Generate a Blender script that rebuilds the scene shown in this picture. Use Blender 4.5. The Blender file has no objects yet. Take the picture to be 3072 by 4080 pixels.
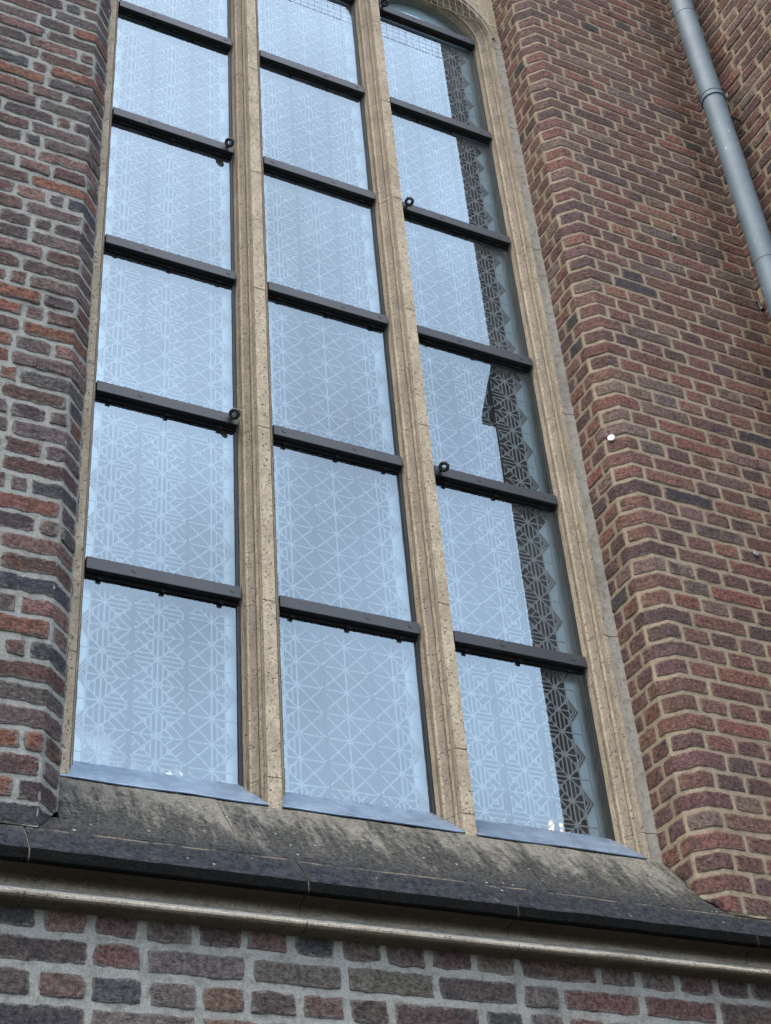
import bpy, math, random
import numpy as np
from mathutils import Matrix, Vector

# ------------------------------------------------------------------ camera, sky, sun
S = 3.8                      # metres per layout unit (distance eye -> window plane)
EYE = 1.6
scene = bpy.context.scene
COL = scene.collection
cam_d = bpy.data.cameras.new('camera'); cam = bpy.data.objects.new('camera', cam_d); COL.objects.link(cam)
yaw, pit, rol = 0.5091203, 0.63813223, 0.09122134
f_ = np.array([math.sin(yaw)*math.cos(pit), math.cos(yaw)*math.cos(pit), math.sin(pit)])
rt = np.array([math.cos(yaw), -math.sin(yaw), 0.0]); dn = -np.cross(rt, f_)
rt2 = math.cos(rol)*rt + math.sin(rol)*dn; dn2 = -math.sin(rol)*rt + math.cos(rol)*dn
cam.matrix_world = Matrix(((rt2[0], -dn2[0], -f_[0], 0), (rt2[1], -dn2[1], -f_[1], 0), (rt2[2], -dn2[2], -f_[2], EYE), (0, 0, 0, 1)))
cam_d.sensor_fit = 'HORIZONTAL'; cam_d.sensor_width = 36.0; cam_d.lens = 5802.09/3072*36
cam_d.clip_start = 0.05; cam_d.clip_end = 2000
scene.camera = cam

SUN_EL, SUN_AZ = math.radians(62), math.radians(245)     # azimuth from +Y (north) clockwise
world = bpy.data.worlds.new('World'); scene.world = world; world.use_nodes = True
wn = world.node_tree.nodes; wl = world.node_tree.links; wn.clear()
sky = wn.new('ShaderNodeTexSky'); sky.sky_type = 'NISHITA'; sky.sun_disc = False
sky.sun_elevation = SUN_EL; sky.sun_rotation = SUN_AZ; sky.air_density = 1.0; sky.dust_density = 3.0; sky.ozone_density = 1.0
hs = wn.new('ShaderNodeHueSaturation'); hs.inputs['Saturation'].default_value = 0.58   # thin even cloud pales the sky
bg = wn.new('ShaderNodeBackground'); bg.inputs[1].default_value = 0.15
wo = wn.new('ShaderNodeOutputWorld')
wl.new(sky.outputs[0], hs.inputs['Color'])
# added bright lobe where the panes mirror the sky; horizon dimmed for unseen surroundings
tc = wn.new('ShaderNodeTexCoord'); dp = wn.new('ShaderNodeVectorMath'); dp.operation = 'DOT_PRODUCT'
_a, _e = math.radians(144), math.radians(31); dp.inputs[1].default_value = (math.sin(_a)*math.cos(_e), math.cos(_a)*math.cos(_e), math.sin(_e))
wl.new(tc.outputs['Generated'], dp.inputs[0])
mr = wn.new('ShaderNodeMapRange'); mr.interpolation_type = 'SMOOTHSTEP'; wl.new(dp.outputs['Value'], mr.inputs['Value'])
for i, v in zip((1, 2, 3, 4), (.60, .99, .85, 2.35)): mr.inputs[i].default_value = v
sz_ = wn.new('ShaderNodeSeparateXYZ'); wl.new(tc.outputs['Generated'], sz_.inputs[0])
mh = wn.new('ShaderNodeMapRange'); mh.interpolation_type = 'SMOOTHSTEP'; wl.new(sz_.outputs['Z'], mh.inputs['Value'])
for i, v in zip((1, 2, 3, 4), (.02, .40, .22, 1.0)): mh.inputs[i].default_value = v
mu = wn.new('ShaderNodeMath'); mu.operation = 'MULTIPLY'; wl.new(mr.outputs[0], mu.inputs[0]); wl.new(mh.outputs[0], mu.inputs[1])
cn = wn.new('ShaderNodeTexNoise'); cn.inputs['Scale'].default_value = 5.0; cn.inputs['Detail'].default_value = 3; wl.new(tc.outputs['Generated'], cn.inputs['Vector'])
mc = wn.new('ShaderNodeMapRange'); wl.new(cn.outputs['Fac'], mc.inputs['Value'])
for i, v in zip((1, 2, 3, 4), (.3, .7, .80, 1.18)): mc.inputs[i].default_value = v
mu2 = wn.new('ShaderNodeMath'); mu2.operation = 'MULTIPLY'; wl.new(mu.outputs[0], mu2.inputs[0]); wl.new(mc.outputs[0], mu2.inputs[1])
vm = wn.new('ShaderNodeVectorMath'); vm.operation = 'SCALE'; wl.new(hs.outputs[0], vm.inputs[0]); wl.new(mu2.outputs[0], vm.inputs['Scale']); wl.new(vm.outputs[0], bg.inputs[0]); wl.new(bg.outputs[0], wo.inputs[0])
sun_d = bpy.data.lights.new('sun', 'SUN'); sun = bpy.data.objects.new('sun', sun_d); COL.objects.link(sun)
sun_d.energy = 0.5; sun_d.angle = math.radians(28); sun_d.color = (1.0, 0.87, 0.70)
sdir = Vector((math.sin(SUN_AZ)*math.cos(SUN_EL), math.cos(SUN_AZ)*math.cos(SUN_EL), math.sin(SUN_EL)))
sun.rotation_euler = sdir.to_track_quat('Z', 'Y').to_euler()
vs = scene.view_settings; vs.view_transform = 'Standard'; vs.look = 'None'; vs.gamma = 1; vs.exposure = 2.2; vs.use_curve_mapping = False
scene.cycles.sample_clamp_indirect = 4.0; scene.cycles.max_bounces = 8; scene.cycles.transparent_max_bounces = 12
rnd = random.Random(7)

# ------------------------------------------------------------------ helpers
def W(x, y, z): return (x*S, y*S, EYE + z*S)
def empty(name, loc, label=None, cat=None, group=None):
    o = bpy.data.objects.new(name, None); COL.objects.link(o); o.location = loc
    if label: o['label'] = label
    if cat: o['category'] = cat
    if group: o['group'] = group
    return o
def link(name, me, mats, parent=None, label=None):
    o = bpy.data.objects.new(name, me); COL.objects.link(o)
    for m in (mats if isinstance(mats, (list, tuple)) else [mats]): me.materials.append(m)
    if parent: o.parent = parent; o.matrix_parent_inverse = Matrix.Translation(parent.location).inverted()
    if label: o['label'] = label
    return o
class MB:
    def __init__(s): s.v = []; s.f = []; s.m = []; s.c = []; s.n = 0; s.smooth = False
    def add(s, v, f, mi=0, col=None):
        v = np.asarray(v, float); b = s.n; s.v.append(v); s.n += len(v)
        s.f += [tuple(b+i for i in q) for q in f]; s.m += [mi]*len(f)
        s.c.append(np.zeros((len(v), 4)) if col is None else col)
    def box(s, a, b, mi=0, bev=0.0):
        x0, y0, z0 = a; x1, y1, z1 = b
        if bev <= 0:
            v = [(x, y, z) for x in (x0, x1) for y in (y0, y1) for z in (z0, z1)]
            s.add(v, [(0, 1, 3, 2), (4, 6, 7, 5), (0, 4, 5, 1), (2, 3, 7, 6), (0, 2, 6, 4), (1, 5, 7, 3)], mi)
        else:
            e = bev; v = []; F = []
            xs, ys, zs = (x0, x1), (y0, y1), (z0, z1); idx = {}
            for i in (0, 1):
                for j in (0, 1):
                    for k in (0, 1):
                        sx, sy, sz = (1, -1)[i], (1, -1)[j], (1, -1)[k]
                        for ax, p in enumerate([(xs[i], ys[j]+sy*e, zs[k]+sz*e), (xs[i]+sx*e, ys[j], zs[k]+sz*e), (xs[i]+sx*e, ys[j]+sy*e, zs[k])]):
                            idx[i, j, k, ax] = len(v); v.append(p)
            for i in (0, 1):
                q = [idx[i, 0, 0, 0], idx[i, 0, 1, 0], idx[i, 1, 1, 0], idx[i, 1, 0, 0]]; F.append(q if i == 0 else q[::-1])
                q = [idx[0, i, 0, 1], idx[1, i, 0, 1], idx[1, i, 1, 1], idx[0, i, 1, 1]]; F.append(q if i == 0 else q[::-1])
                q = [idx[0, 0, i, 2], idx[0, 1, i, 2], idx[1, 1, i, 2], idx[1, 0, i, 2]]; F.append(q if i == 0 else q[::-1])
            for j in (0, 1):
                for k in (0, 1):
                    F.append([idx[0, j, k, 1], idx[0, j, k, 2], idx[1, j, k, 2], idx[1, j, k, 1]])
                    F.append([idx[j, 0, k, 0], idx[j, 0, k, 2], idx[j, 1, k, 2], idx[j, 1, k, 0]])
                    F.append([idx[j, k, 0, 0], idx[j, k, 0, 1], idx[j, k, 1, 1], idx[j, k, 1, 0]])
            for i in (0, 1):
                for j in (0, 1):
                    for k in (0, 1): F.append([idx[i, j, k, 0], idx[i, j, k, 1], idx[i, j, k, 2]])
            s.add(v, F, mi)
    def tube(s, p, q, r0, r1=None, n=12, mi=0, cap=True):
        r1 = r0 if r1 is None else r1
        p, q = Vector(p), Vector(q); d = (q-p).normalized()
        u = d.orthogonal().normalized(); w = d.cross(u); v = []
        for c, r in ((p, r0), (q, r1)):
            for i in range(n):
                a = 2*math.pi*i/n; v.append(c+u*math.cos(a)*r+w*math.sin(a)*r)
        F = [(i, (i+1) % n, n+(i+1) % n, n+i) for i in range(n)]
        if cap: F += [tuple(range(n))[::-1], tuple(range(n, 2*n))]
        s.add([tuple(x) for x in v], F, mi)
    def grid(s, P, mi=0, col=None, flip=False):
        P = np.asarray(P); a, b = P.shape[:2]
        F = []
        for i in range(a-1):
            for j in range(b-1):
                q = (i*b+j, (i+1)*b+j, (i+1)*b+j+1, i*b+j+1); F.append(q[::-1] if flip else q)
        s.add(P.reshape(-1, 3), F, mi, None if col is None else col.reshape(-1, 4))
    def build(s, name, mats, parent=None, label=None, smooth=False, col=False, recalc=False):
        me = bpy.data.meshes.new(name); V = np.concatenate(s.v)
        me.from_pydata(V.tolist(), [], s.f); me.polygons.foreach_set('material_index', s.m)
        if smooth: me.polygons.foreach_set('use_smooth', [True]*len(s.f))
        if col:
            a = me.color_attributes.new('tone', 'FLOAT_COLOR', 'POINT'); a.data.foreach_set('color', np.concatenate(s.c).astype('f').ravel())
        me.update()
        if recalc:
            import bmesh
            bm = bmesh.new(); bm.from_mesh(me); bmesh.ops.recalc_face_normals(bm, faces=bm.faces); bm.to_mesh(me); bm.free()
        return link(name, me, mats, parent, label)

def hsh(i, j, k):
    h = (i.astype(np.int64)*374761393 + j.astype(np.int64)*668265263 + k*1274126177) & 0xffffffff
    h = ((h ^ (h >> 13))*1103515245) & 0xffffffff; h = h ^ (h >> 16)
    return (h & 0xffff)/65535.0
def noise(x, y, k=0):
    x = np.asarray(x, float); y = np.asarray(y, float)
    i = np.floor(x); j = np.floor(y); fx = x-i; fy = y-j; fx = fx*fx*(3-2*fx); fy = fy*fy*(3-2*fy)
    a, b, c, d = hsh(i, j, k), hsh(i+1, j, k), hsh(i, j+1, k), hsh(i+1, j+1, k)
    return ((a*(1-fx)+b*fx)*(1-fy)+(c*(1-fx)+d*fx)*fy)*2-1
def fbm(x, y, k=0, o=3):
    r = 0; a = 1; t = 0
    for i in range(o): r = r+a*noise(x*2**i, y*2**i, k+i*17); t += a; a *= .5
    return r/t

# ------------------------------------------------------------------ materials
def mat(name):
    m = bpy.data.materials.new(name); m.use_nodes = True; nt = m.node_tree; nt.nodes.clear()
    out = nt.nodes.new('ShaderNodeOutputMaterial'); b = nt.nodes.new('ShaderNodeBsdfPrincipled')
    nt.links.new(b.outputs[0], out.inputs[0]); return m, nt, b
def N(nt, t, **k):
    n = nt.nodes.new(t)
    for a, v in k.items():
        if a in n.inputs: n.inputs[a].default_value = v
        else: setattr(n, a, v)
    return n
def coords(nt): return N(nt, 'ShaderNodeTexCoord').outputs['Object']
def tex(nt, co, scale, detail=4, rough=.6, kind='noise', stretch=None):
    if stretch is not None:
        mp = N(nt, 'ShaderNodeMapping'); mp.inputs['Scale'].default_value = stretch; nt.links.new(co, mp.inputs[0]); co = mp.outputs[0]
    if kind == 'noise':
        n = N(nt, 'ShaderNodeTexNoise'); n.inputs['Detail'].default_value = detail; n.inputs['Roughness'].default_value = rough
    else: n = N(nt, 'ShaderNodeTexVoronoi')
    n.inputs['Scale'].default_value = scale; nt.links.new(co, n.inputs['Vector'])
    return n.outputs['Fac'] if kind == 'noise' else n.outputs['Distance']
def ramp(nt, fac, stops, interp='LINEAR'):
    r = N(nt, 'ShaderNodeValToRGB'); r.color_ramp.interpolation = interp; e = r.color_ramp.elements
    while len(e) < len(stops): e.new(0.5)
    for i, (p, c) in enumerate(stops):
        e[i].position = p; e[i].color = (c, c, c, 1) if isinstance(c, (int, float)) else (*c, 1)
    nt.links.new(fac, r.inputs[0]); return r.outputs[0]
def mixc(nt, fac, a, b, mode='MIX'):
    m = N(nt, 'ShaderNodeMix', data_type='RGBA', blend_type=mode)
    for sock, v in ((m.inputs[0], fac), (m.inputs[6], a), (m.inputs[7], b)):
        if isinstance(v, (int, float)): sock.default_value = v
        elif isinstance(v, tuple): sock.default_value = (*v, 1)
        else: nt.links.new(v, sock)
    return m.outputs[2]
def math_(nt, op, a, b=None):
    m = N(nt, 'ShaderNodeMath', operation=op)
    for i, v in enumerate((a, b)):
        if v is None: continue
        if isinstance(v, (int, float)): m.inputs[i].default_value = v
        else: nt.links.new(v, m.inputs[i])
    return m.outputs[0]
def bump(nt, b, h, strength, dist, prev=None):
    n = N(nt, 'ShaderNodeBump'); n.inputs['Strength'].default_value = strength; n.inputs['Distance'].default_value = dist
    nt.links.new(h, n.inputs['Height'])
    if prev is not None: nt.links.new(prev, n.inputs['Normal'])
    nt.links.new(n.outputs[0], b.inputs['Normal']); return n.outputs[0]

def brick_mat(name, dirt=(.26, .25, .22), dirt_amt=.5, rough=1.0):
    dirt = tuple(v*.62 for v in dirt)
    m, nt, b = mat(name); co = coords(nt)
    at = N(nt, 'ShaderNodeAttribute', attribute_name='tone'); base = at.outputs['Color']
    big = tex(nt, co, 9, 5, .7); fine = tex(nt, co, 70, 6, .75); vf = tex(nt, co, 260, 3, .7)
    c = mixc(nt, ramp(nt, fine, [(.38, 0.0), (.62, 1.0)]), mixc(nt, 1.0, base, (.34, .33, .35), 'MULTIPLY'), mixc(nt, 1.0, base, (1.55, 1.45, 1.42), 'MULTIPLY'))
    c = mixc(nt, ramp(nt, big, [(.57, 0.0), (.68, .75)]), c, (.022, .023, .028))          # burnt, sooty patches
    c = mixc(nt, ramp(nt, tex(nt, co, 38, 6, .8, stretch=(1, 1, 1.7)), [(.555, 0.0), (.66, dirt_amt)]), c, dirt)   # mortar smears
    salt = math_(nt, 'MULTIPLY', ramp(nt, tex(nt, co, 120, 5, .85, stretch=(1, 1, 1.6)), [(.56, 0.0), (.64, .8)]), ramp(nt, tex(nt, co, 6, 3, .6), [(.44, .15), (.60, 1.0)]))
    c = mixc(nt, salt, c, mixc(nt, .55, base, tuple(v*1.5 for v in dirt)))
    edge = math_(nt, 'ADD', math_(nt, 'MULTIPLY', math_(nt, 'SUBTRACT', 1.0, at.outputs['Alpha']), .34), tex(nt, co, 46, 5, .8))
    c = mixc(nt, ramp(nt, edge, [(.66, 0.0), (.76, .85)]), c, dirt)                       # lime smeared over the arrises
    c = mixc(nt, ramp(nt, vf, [(.40, .45), (.5, 0.0)]), c, (.03, .022, .022))
    nt.links.new(c, b.inputs['Base Color']); b.inputs['Roughness'].default_value = .95
    b.inputs['Specular IOR Level'].default_value = .25
    h = math_(nt, 'ADD', math_(nt, 'MULTIPLY', fine, 1.0), math_(nt, 'MULTIPLY', tex(nt, co, 30, 5, .7, stretch=(1, 1, 2.5)), 1.4))
    p = bump(nt, b, h, 1.0*rough, .012); bump(nt, b, vf, .7, .003, p)
    return m
def mortar_mat(name, c0, c1, c2, stain=.0):
    m, nt, b = mat(name); co = coords(nt)
    g = tex(nt, co, 240, 4, .8); big = tex(nt, co, 5, 5, .7); mid = tex(nt, co, 34, 5, .7)
    c0, c1, c2 = [tuple(x*.66 for x in q) for q in (c0, c1, c2)]
    c = mixc(nt, ramp(nt, g, [(.35, 0.0), (.65, 1.0)]), c0, c1)
    c = mixc(nt, ramp(nt, mid, [(.50, 0.0), (.68, .75)]), c, c2)
    c = mixc(nt, ramp(nt, big, [(.52, 0.0), (.72, .5)]), c, tuple(x*.55 for x in c2))
    nt.links.new(c, b.inputs['Base Color']); b.inputs['Roughness'].default_value = 1; b.inputs['Specular IOR Level'].default_value = .15
    p = bump(nt, b, mid, .8, .006); bump(nt, b, g, .7, .003, p); return m
def stone_mat(name, light, dark, pit=(.05, .04, .03), pits=.5, tool=False, crust=None):
    light, dark = [tuple(x*.80 for x in q) for q in (light, dark)]
    m, nt, b = mat(name); co = coords(nt)
    g = tex(nt, co, 105, 5, .85); big = tex(nt, co, 4.5, 5, .65); mid = tex(nt, co, 22, 5, .7, stretch=(1, 1, .5))
    c = mixc(nt, ramp(nt, g, [(.40, 0.0), (.60, 1.0)]), tuple(x*.68 for x in light), tuple(x*1.20 for x in light))
    c = mixc(nt, ramp(nt, mid, [(.42, 0.0), (.7, .7)]), c, dark)
    c = mixc(nt, ramp(nt, big, [(.45, 0.0), (.75, .6)]), c, tuple(x*.8 for x in dark))
    vp = tex(nt, co, 95, kind='voronoi'); sel = tex(nt, co, 60, 3, .6)
    pm = math_(nt, 'MULTIPLY', ramp(nt, vp, [(.20, 1.0), (.38, 0.0)]), ramp(nt, sel, [(.50, 0.0), (.58, 1.0)]))
    c = mixc(nt, math_(nt, 'MULTIPLY', pm, pits*1.5), c, pit)
    if crust: c = crust(nt, co, c)
    nt.links.new(c, b.inputs['Base Color']); b.inputs['Roughness'].default_value = .97; b.inputs['Specular IOR Level'].default_value = .03 if crust else .2
    h = math_(nt, 'SUBTRACT', g, math_(nt, 'MULTIPLY', pm, 1.6))
    p = bump(nt, b, h, .8, .004); p = bump(nt, b, mid, .4, .006, p)
    if tool:                                                # fine chisel lines running down the slope
        wv = N(nt, 'ShaderNodeTexWave'); wv.inputs['Scale'].default_value = 46; wv.inputs['Distortion'].default_value = 1.2; wv.inputs['Detail'].default_value = 2
        mp = N(nt, 'ShaderNodeMapping'); mp.inputs['Rotation'].default_value = (0, 0, math.radians(-14)); nt.links.new(co, mp.inputs[0]); nt.links.new(mp.outputs[0], wv.inputs[0])
        bump(nt, b, math_(nt, 'MULTIPLY', wv.outputs['Fac'], ramp(nt, big, [(.4, 0.0), (.6, 1.0)])), .35, .002, p)
    return m

M = {}
M['brick_l'] = brick_mat('weathered_brick', (.27, .25, .22), .45)
M['brick_r'] = brick_mat('red_brick', (.27, .20, .15), .35, .7)
M['mortar_l'] = mortar_mat('grey_lime_mortar', (.19, .195, .175), (.37, .375, .345), (.14, .138, .12))
M['mortar_r'] = mortar_mat('sandy_lime_mortar', (.22, .18, .125), (.44, .37, .265), (.19, .155, .115))
M['mortar_b'] = mortar_mat('smeared_grey_mortar', (.24, .235, .20), (.42, .41, .36), (.15, .13, .10))
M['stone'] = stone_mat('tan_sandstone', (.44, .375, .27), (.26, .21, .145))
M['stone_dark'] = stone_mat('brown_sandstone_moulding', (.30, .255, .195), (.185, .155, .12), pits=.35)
def crust_sill(nt, co, c):
    # black biological crust that thickens towards the outer, wetter edge, broken by runs
    sx = N(nt, 'ShaderNodeSeparateXYZ'); nt.links.new(co, sx.inputs[0])
    t = math_(nt, 'MULTIPLY', math_(nt, 'SUBTRACT', 3.72, sx.outputs['Y']), 3.6)      # 0 at the glass .. 1 at the drip edge
    runs = tex(nt, co, 4.5, 6, .8, stretch=(2.0, .7, .7)); br = tex(nt, co, 42, 6, .8)
    s = math_(nt, 'ADD', math_(nt, 'ADD', math_(nt, 'MULTIPLY', t, .62), math_(nt, 'MULTIPLY', runs, 1.35)), math_(nt, 'ADD', math_(nt, 'MULTIPLY', br, .75), math_(nt, 'MULTIPLY', tex(nt, co, 16, 5, .8, stretch=(2.6, .35, .35)), .75)))
    m1 = ramp(nt, s, [(1.16/2, 0.0), (1.52/2, 1.0)]) if False else ramp(nt, math_(nt, 'MULTIPLY', s, .5), [(.705, 0.0), (.85, .92)])
    c = mixc(nt, m1, c, mixc(nt, ramp(nt, tex(nt, co, 90, 3, .8), [(.4, 0.0), (.6, 1.0)]), (.012, .014, .016), (.045, .046, .043)))
    band = ramp(nt, math_(nt, 'ADD', t, math_(nt, 'MULTIPLY', math_(nt, 'SUBTRACT', br, .5), .25)), [(.60, 0.0), (.82, .96)])
    c = mixc(nt, band, c, mixc(nt, ramp(nt, tex(nt, co, 45, 6, .85), [(.38, 0.0), (.68, 1.0)]), (.007, .009, .013), (.042, .045, .048)))
    ln = math_(nt, 'ABSOLUTE', math_(nt, 'SUBTRACT', math_(nt, 'ADD', t, math_(nt, 'MULTIPLY', math_(nt, 'SUBTRACT', runs, .5), .03)), .745))
    lm = math_(nt, 'MULTIPLY', ramp(nt, ln, [(.004, 1.0), (.013, 0.0)]), ramp(nt, tex(nt, co, 12, 4, .8), [(.44, 0.0), (.56, .9)]))
    c = mixc(nt, lm, c, (.115, .10, .075))
    sp = ramp(nt, tex(nt, co, 26, kind='voronoi'), [(.05, 1.0), (.14, 0.0)]); sl = ramp(nt, tex(nt, co, 9, 2, .5), [(.50, 0.0), (.56, .7)])
    return mixc(nt, math_(nt, 'MULTIPLY', sp, sl), c, (.33, .35, .31))               # pale lichen dots
M['sill'] = stone_mat('weathered_sill_stone', (.195, .185, .155), (.12, .115, .098), pits=.2, tool=True, crust=crust_sill)
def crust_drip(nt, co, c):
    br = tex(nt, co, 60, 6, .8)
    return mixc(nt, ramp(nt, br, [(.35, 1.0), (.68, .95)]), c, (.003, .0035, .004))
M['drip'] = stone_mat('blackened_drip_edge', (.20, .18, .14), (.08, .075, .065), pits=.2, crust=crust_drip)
def crust_shade_cove(nt, co, c):
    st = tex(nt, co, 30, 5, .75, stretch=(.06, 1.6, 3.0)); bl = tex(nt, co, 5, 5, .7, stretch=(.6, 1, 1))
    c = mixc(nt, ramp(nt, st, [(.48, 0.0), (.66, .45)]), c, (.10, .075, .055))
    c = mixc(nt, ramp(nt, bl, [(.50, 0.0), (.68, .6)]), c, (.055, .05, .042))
    sx = N(nt, 'ShaderNodeSeparateXYZ'); nt.links.new(co, sx.inputs[0])      # painted shade, with some grime, under the drip and below the roll
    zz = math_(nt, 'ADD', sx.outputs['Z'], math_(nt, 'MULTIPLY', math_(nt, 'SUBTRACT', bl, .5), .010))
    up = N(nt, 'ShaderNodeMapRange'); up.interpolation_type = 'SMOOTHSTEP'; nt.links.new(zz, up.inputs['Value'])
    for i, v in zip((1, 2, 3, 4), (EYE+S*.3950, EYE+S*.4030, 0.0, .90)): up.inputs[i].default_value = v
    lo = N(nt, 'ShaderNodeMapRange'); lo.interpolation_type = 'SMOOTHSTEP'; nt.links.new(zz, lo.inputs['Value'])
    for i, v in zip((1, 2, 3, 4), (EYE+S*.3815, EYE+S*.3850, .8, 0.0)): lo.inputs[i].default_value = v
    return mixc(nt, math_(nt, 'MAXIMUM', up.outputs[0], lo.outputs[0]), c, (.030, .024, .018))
M['cove'] = stone_mat('striated_cornice_stone', (.43, .385, .305), (.31, .275, .215), pits=.1, crust=crust_shade_cove)

m, nt, b = mat('dull_zinc'); co = coords(nt); M['zinc'] = m
c = mixc(nt, ramp(nt, tex(nt, co, 14, 5, .75), [(.35, 0.0), (.68, 1.0)]), (.11, .155, .21), (.22, .29, .37))
c = mixc(nt, ramp(nt, tex(nt, co, 30, 5, .8, stretch=(1, .6, .6)), [(.62, 0.0), (.70, .75)]), c, (.07, .08, .10))
nt.links.new(c, b.inputs['Base Color']); b.inputs['Metallic'].default_value = .55; b.inputs['Roughness'].default_value = .42
bump(nt, b, tex(nt, co, 9, 3, .5), .3, .006)
m, nt, b = mat('black_painted_iron'); co = coords(nt); M['iron'] = m
c = mixc(nt, ramp(nt, tex(nt, co, 12, 5, .7), [(.4, 0.0), (.7, 1.0)]), (.009, .012, .014), (.017, .020, .021))
nt.links.new(c, b.inputs['Base Color']); b.inputs['Roughness'].default_value = .5; b.inputs['Specular IOR Level'].default_value = .4
bump(nt, b, tex(nt, co, 60, 4, .6), .15, .002)
m, nt, b = mat('painted_grey_pipe'); co = coords(nt); M['pipe'] = m
c = mixc(nt, ramp(nt, tex(nt, co, 7, 5, .7), [(.4, 0.0), (.7, 1.0)]), (.075, .108, .135), (.105, .145, .175))
sp = math_(nt, 'MULTIPLY', ramp(nt, tex(nt, co, 34, kind='voronoi', stretch=(1, 1, .55)), [(.05, 1.0), (.20, 0.0)]), ramp(nt, tex(nt, co, 7, 3, .6), [(.54, 0.0), (.64, .7)]))
c = mixc(nt, sp, c, (.42, .45, .46)); c = mixc(nt, ramp(nt, tex(nt, co, 12, 6, .8, stretch=(1, 1, .25)), [(.62, 0.0), (.72, .5)]), c, (.30, .34, .37))
nt.links.new(c, b.inputs['Base Color']); b.inputs['Roughness'].default_value = .6; b.inputs['Specular IOR Level'].default_value = .35
bump(nt, b, tex(nt, co, 5, 4, .6), .2, .01)
m, nt, b = mat('lead_came'); co = coords(nt); M['lead'] = m
nt.links.new(mixc(nt, tex(nt, co, 80, 4, .7), (.42, .45, .46), (.54, .58, .59)), b.inputs['Base Color']); b.inputs['Roughness'].default_value = .6
m, nt, b = mat('solder_knot'); M['solder'] = m
b.inputs['Base Color'].default_value = (.9, .93, .95, 1); b.inputs['Roughness'].default_value = .25
m, nt, b = mat('opal_border_glass'); co = coords(nt); M['opal'] = m
nt.links.new(mixc(nt, ramp(nt, tex(nt, co, 8, 3, .6), [(.35, 0.0), (.65, 1.0)]), (.50, .64, .68), (.62, .75, .79)), b.inputs['Base Color']); b.inputs['Roughness'].default_value = .35
m, nt, b = mat('grey_glazing_bar'); M['strip'] = m; b.inputs['Base Color'].default_value = (.16, .19, .21, 1); b.inputs['Roughness'].default_value = .35
m, nt, b = mat('matte_black'); M['matte'] = m; b.inputs['Base Color'].default_value = (.006, .006, .007, 1); b.inputs['Roughness'].default_value = .8; b.inputs['Specular IOR Level'].default_value = .1
m, nt, b = mat('white_plastic'); M['white'] = m; b.inputs['Base Color'].default_value = (.82, .84, .86, 1); b.inputs['Roughness'].default_value = .5
m, nt, b = mat('galvanised_steel'); co = coords(nt); M['steel'] = m
nt.links.new(mixc(nt, tex(nt, co, 40, 3, .6), (.16, .17, .18), (.34, .35, .36)), b.inputs['Base Color']); b.inputs['Metallic'].default_value = .6; b.inputs['Roughness'].default_value = .5
m, nt, b = mat('net_cord'); M['net'] = m; b.inputs['Base Color'].default_value = (.30, .28, .24, 1); b.inputs['Roughness'].default_value = .9
m, nt, b = mat('dark_church_interior'); co = coords(nt); M['dark'] = m
nt.links.new(mixc(nt, tex(nt, co, 1.5, 3, .6), (.03, .028, .025), (.055, .05, .045)), b.inputs['Base Color']); b.inputs['Roughness'].default_value = 1
# dark leaded glass pieces: dim, partly see-through, slightly rippled
m, nt, b = mat('leaded_glass'); co = coords(nt); M['lglass'] = m
out = nt.nodes['Material Output']; tr = N(nt, 'ShaderNodeBsdfTransparent'); tr.inputs[0].default_value = (.42, .46, .48, 1)
b.inputs['Base Color'].default_value = (.012, .016, .02, 1); b.inputs['Roughness'].default_value = .04; b.inputs['Specular IOR Level'].default_value = .7; b.inputs['IOR'].default_value = 1.6
bump(nt, b, tex(nt, co, 5, 2, .5), .05, .01)
ms = N(nt, 'ShaderNodeMixShader'); vo = N(nt, 'ShaderNodeTexVoronoi'); vo.inputs['Scale'].default_value = 17; nt.links.new(co, vo.inputs['Vector']); sv = N(nt, 'ShaderNodeSeparateColor'); nt.links.new(vo.outputs['Color'], sv.inputs[0])
b.inputs['Specular IOR Level'].default_value = .9; nt.links.new(ramp(nt, sv.outputs[0], [(.0, .30), (1.0, 1.0)]), ms.inputs[0]); nt.links.new(tr.outputs[0], ms.inputs[1]); nt.links.new(b.outputs[0], ms.inputs[2]); nt.links.new(ms.outputs[0], out.inputs[0])
# clear protective glazing: two reflecting faces
m, nt, b = mat('clear_outer_glass'); co = coords(nt); M['glass'] = m; out = nt.nodes['Material Output']; nt.nodes.remove(b)
tr = N(nt, 'ShaderNodeBsdfTransparent'); tr.inputs[0].default_value = (.93, .96, .97, 1)
gl = N(nt, 'ShaderNodeBsdfGlossy'); gl.inputs['Roughness'].default_value = 0.0; gl.inputs['Color'].default_value = (.76, .93, 1, 1)
fr = N(nt, 'ShaderNodeFresnel'); fr.inputs['IOR'].default_value = 1.88
bm_ = N(nt, 'ShaderNodeBump'); bm_.inputs['Strength'].default_value = .02; bm_.inputs['Distance'].default_value = .01
nt.links.new(tex(nt, co, 1.4, 2, .4), bm_.inputs['Height']); nt.links.new(bm_.outputs[0], gl.inputs['Normal'])
ms = N(nt, 'ShaderNodeMixShader'); nt.links.new(fr.outputs[0], ms.inputs[0]); nt.links.new(tr.outputs[0], ms.inputs[1]); nt.links.new(gl.outputs[0], ms.inputs[2])
oi = N(nt, 'ShaderNodeObjectInfo'); du = N(nt, 'ShaderNodeBsdfDiffuse'); du.inputs[0].default_value = (.42, .45, .46, 1); m2 = N(nt, 'ShaderNodeMixShader')
film = math_(nt, 'MULTIPLY', ramp(nt, tex(nt, co, 2.2, 6, .75, stretch=(1.4, 1, .8)), [(.35, .008), (.75, .06)]), math_(nt, 'ADD', math_(nt, 'MULTIPLY', oi.outputs['Random'], .9), .45))
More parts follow.
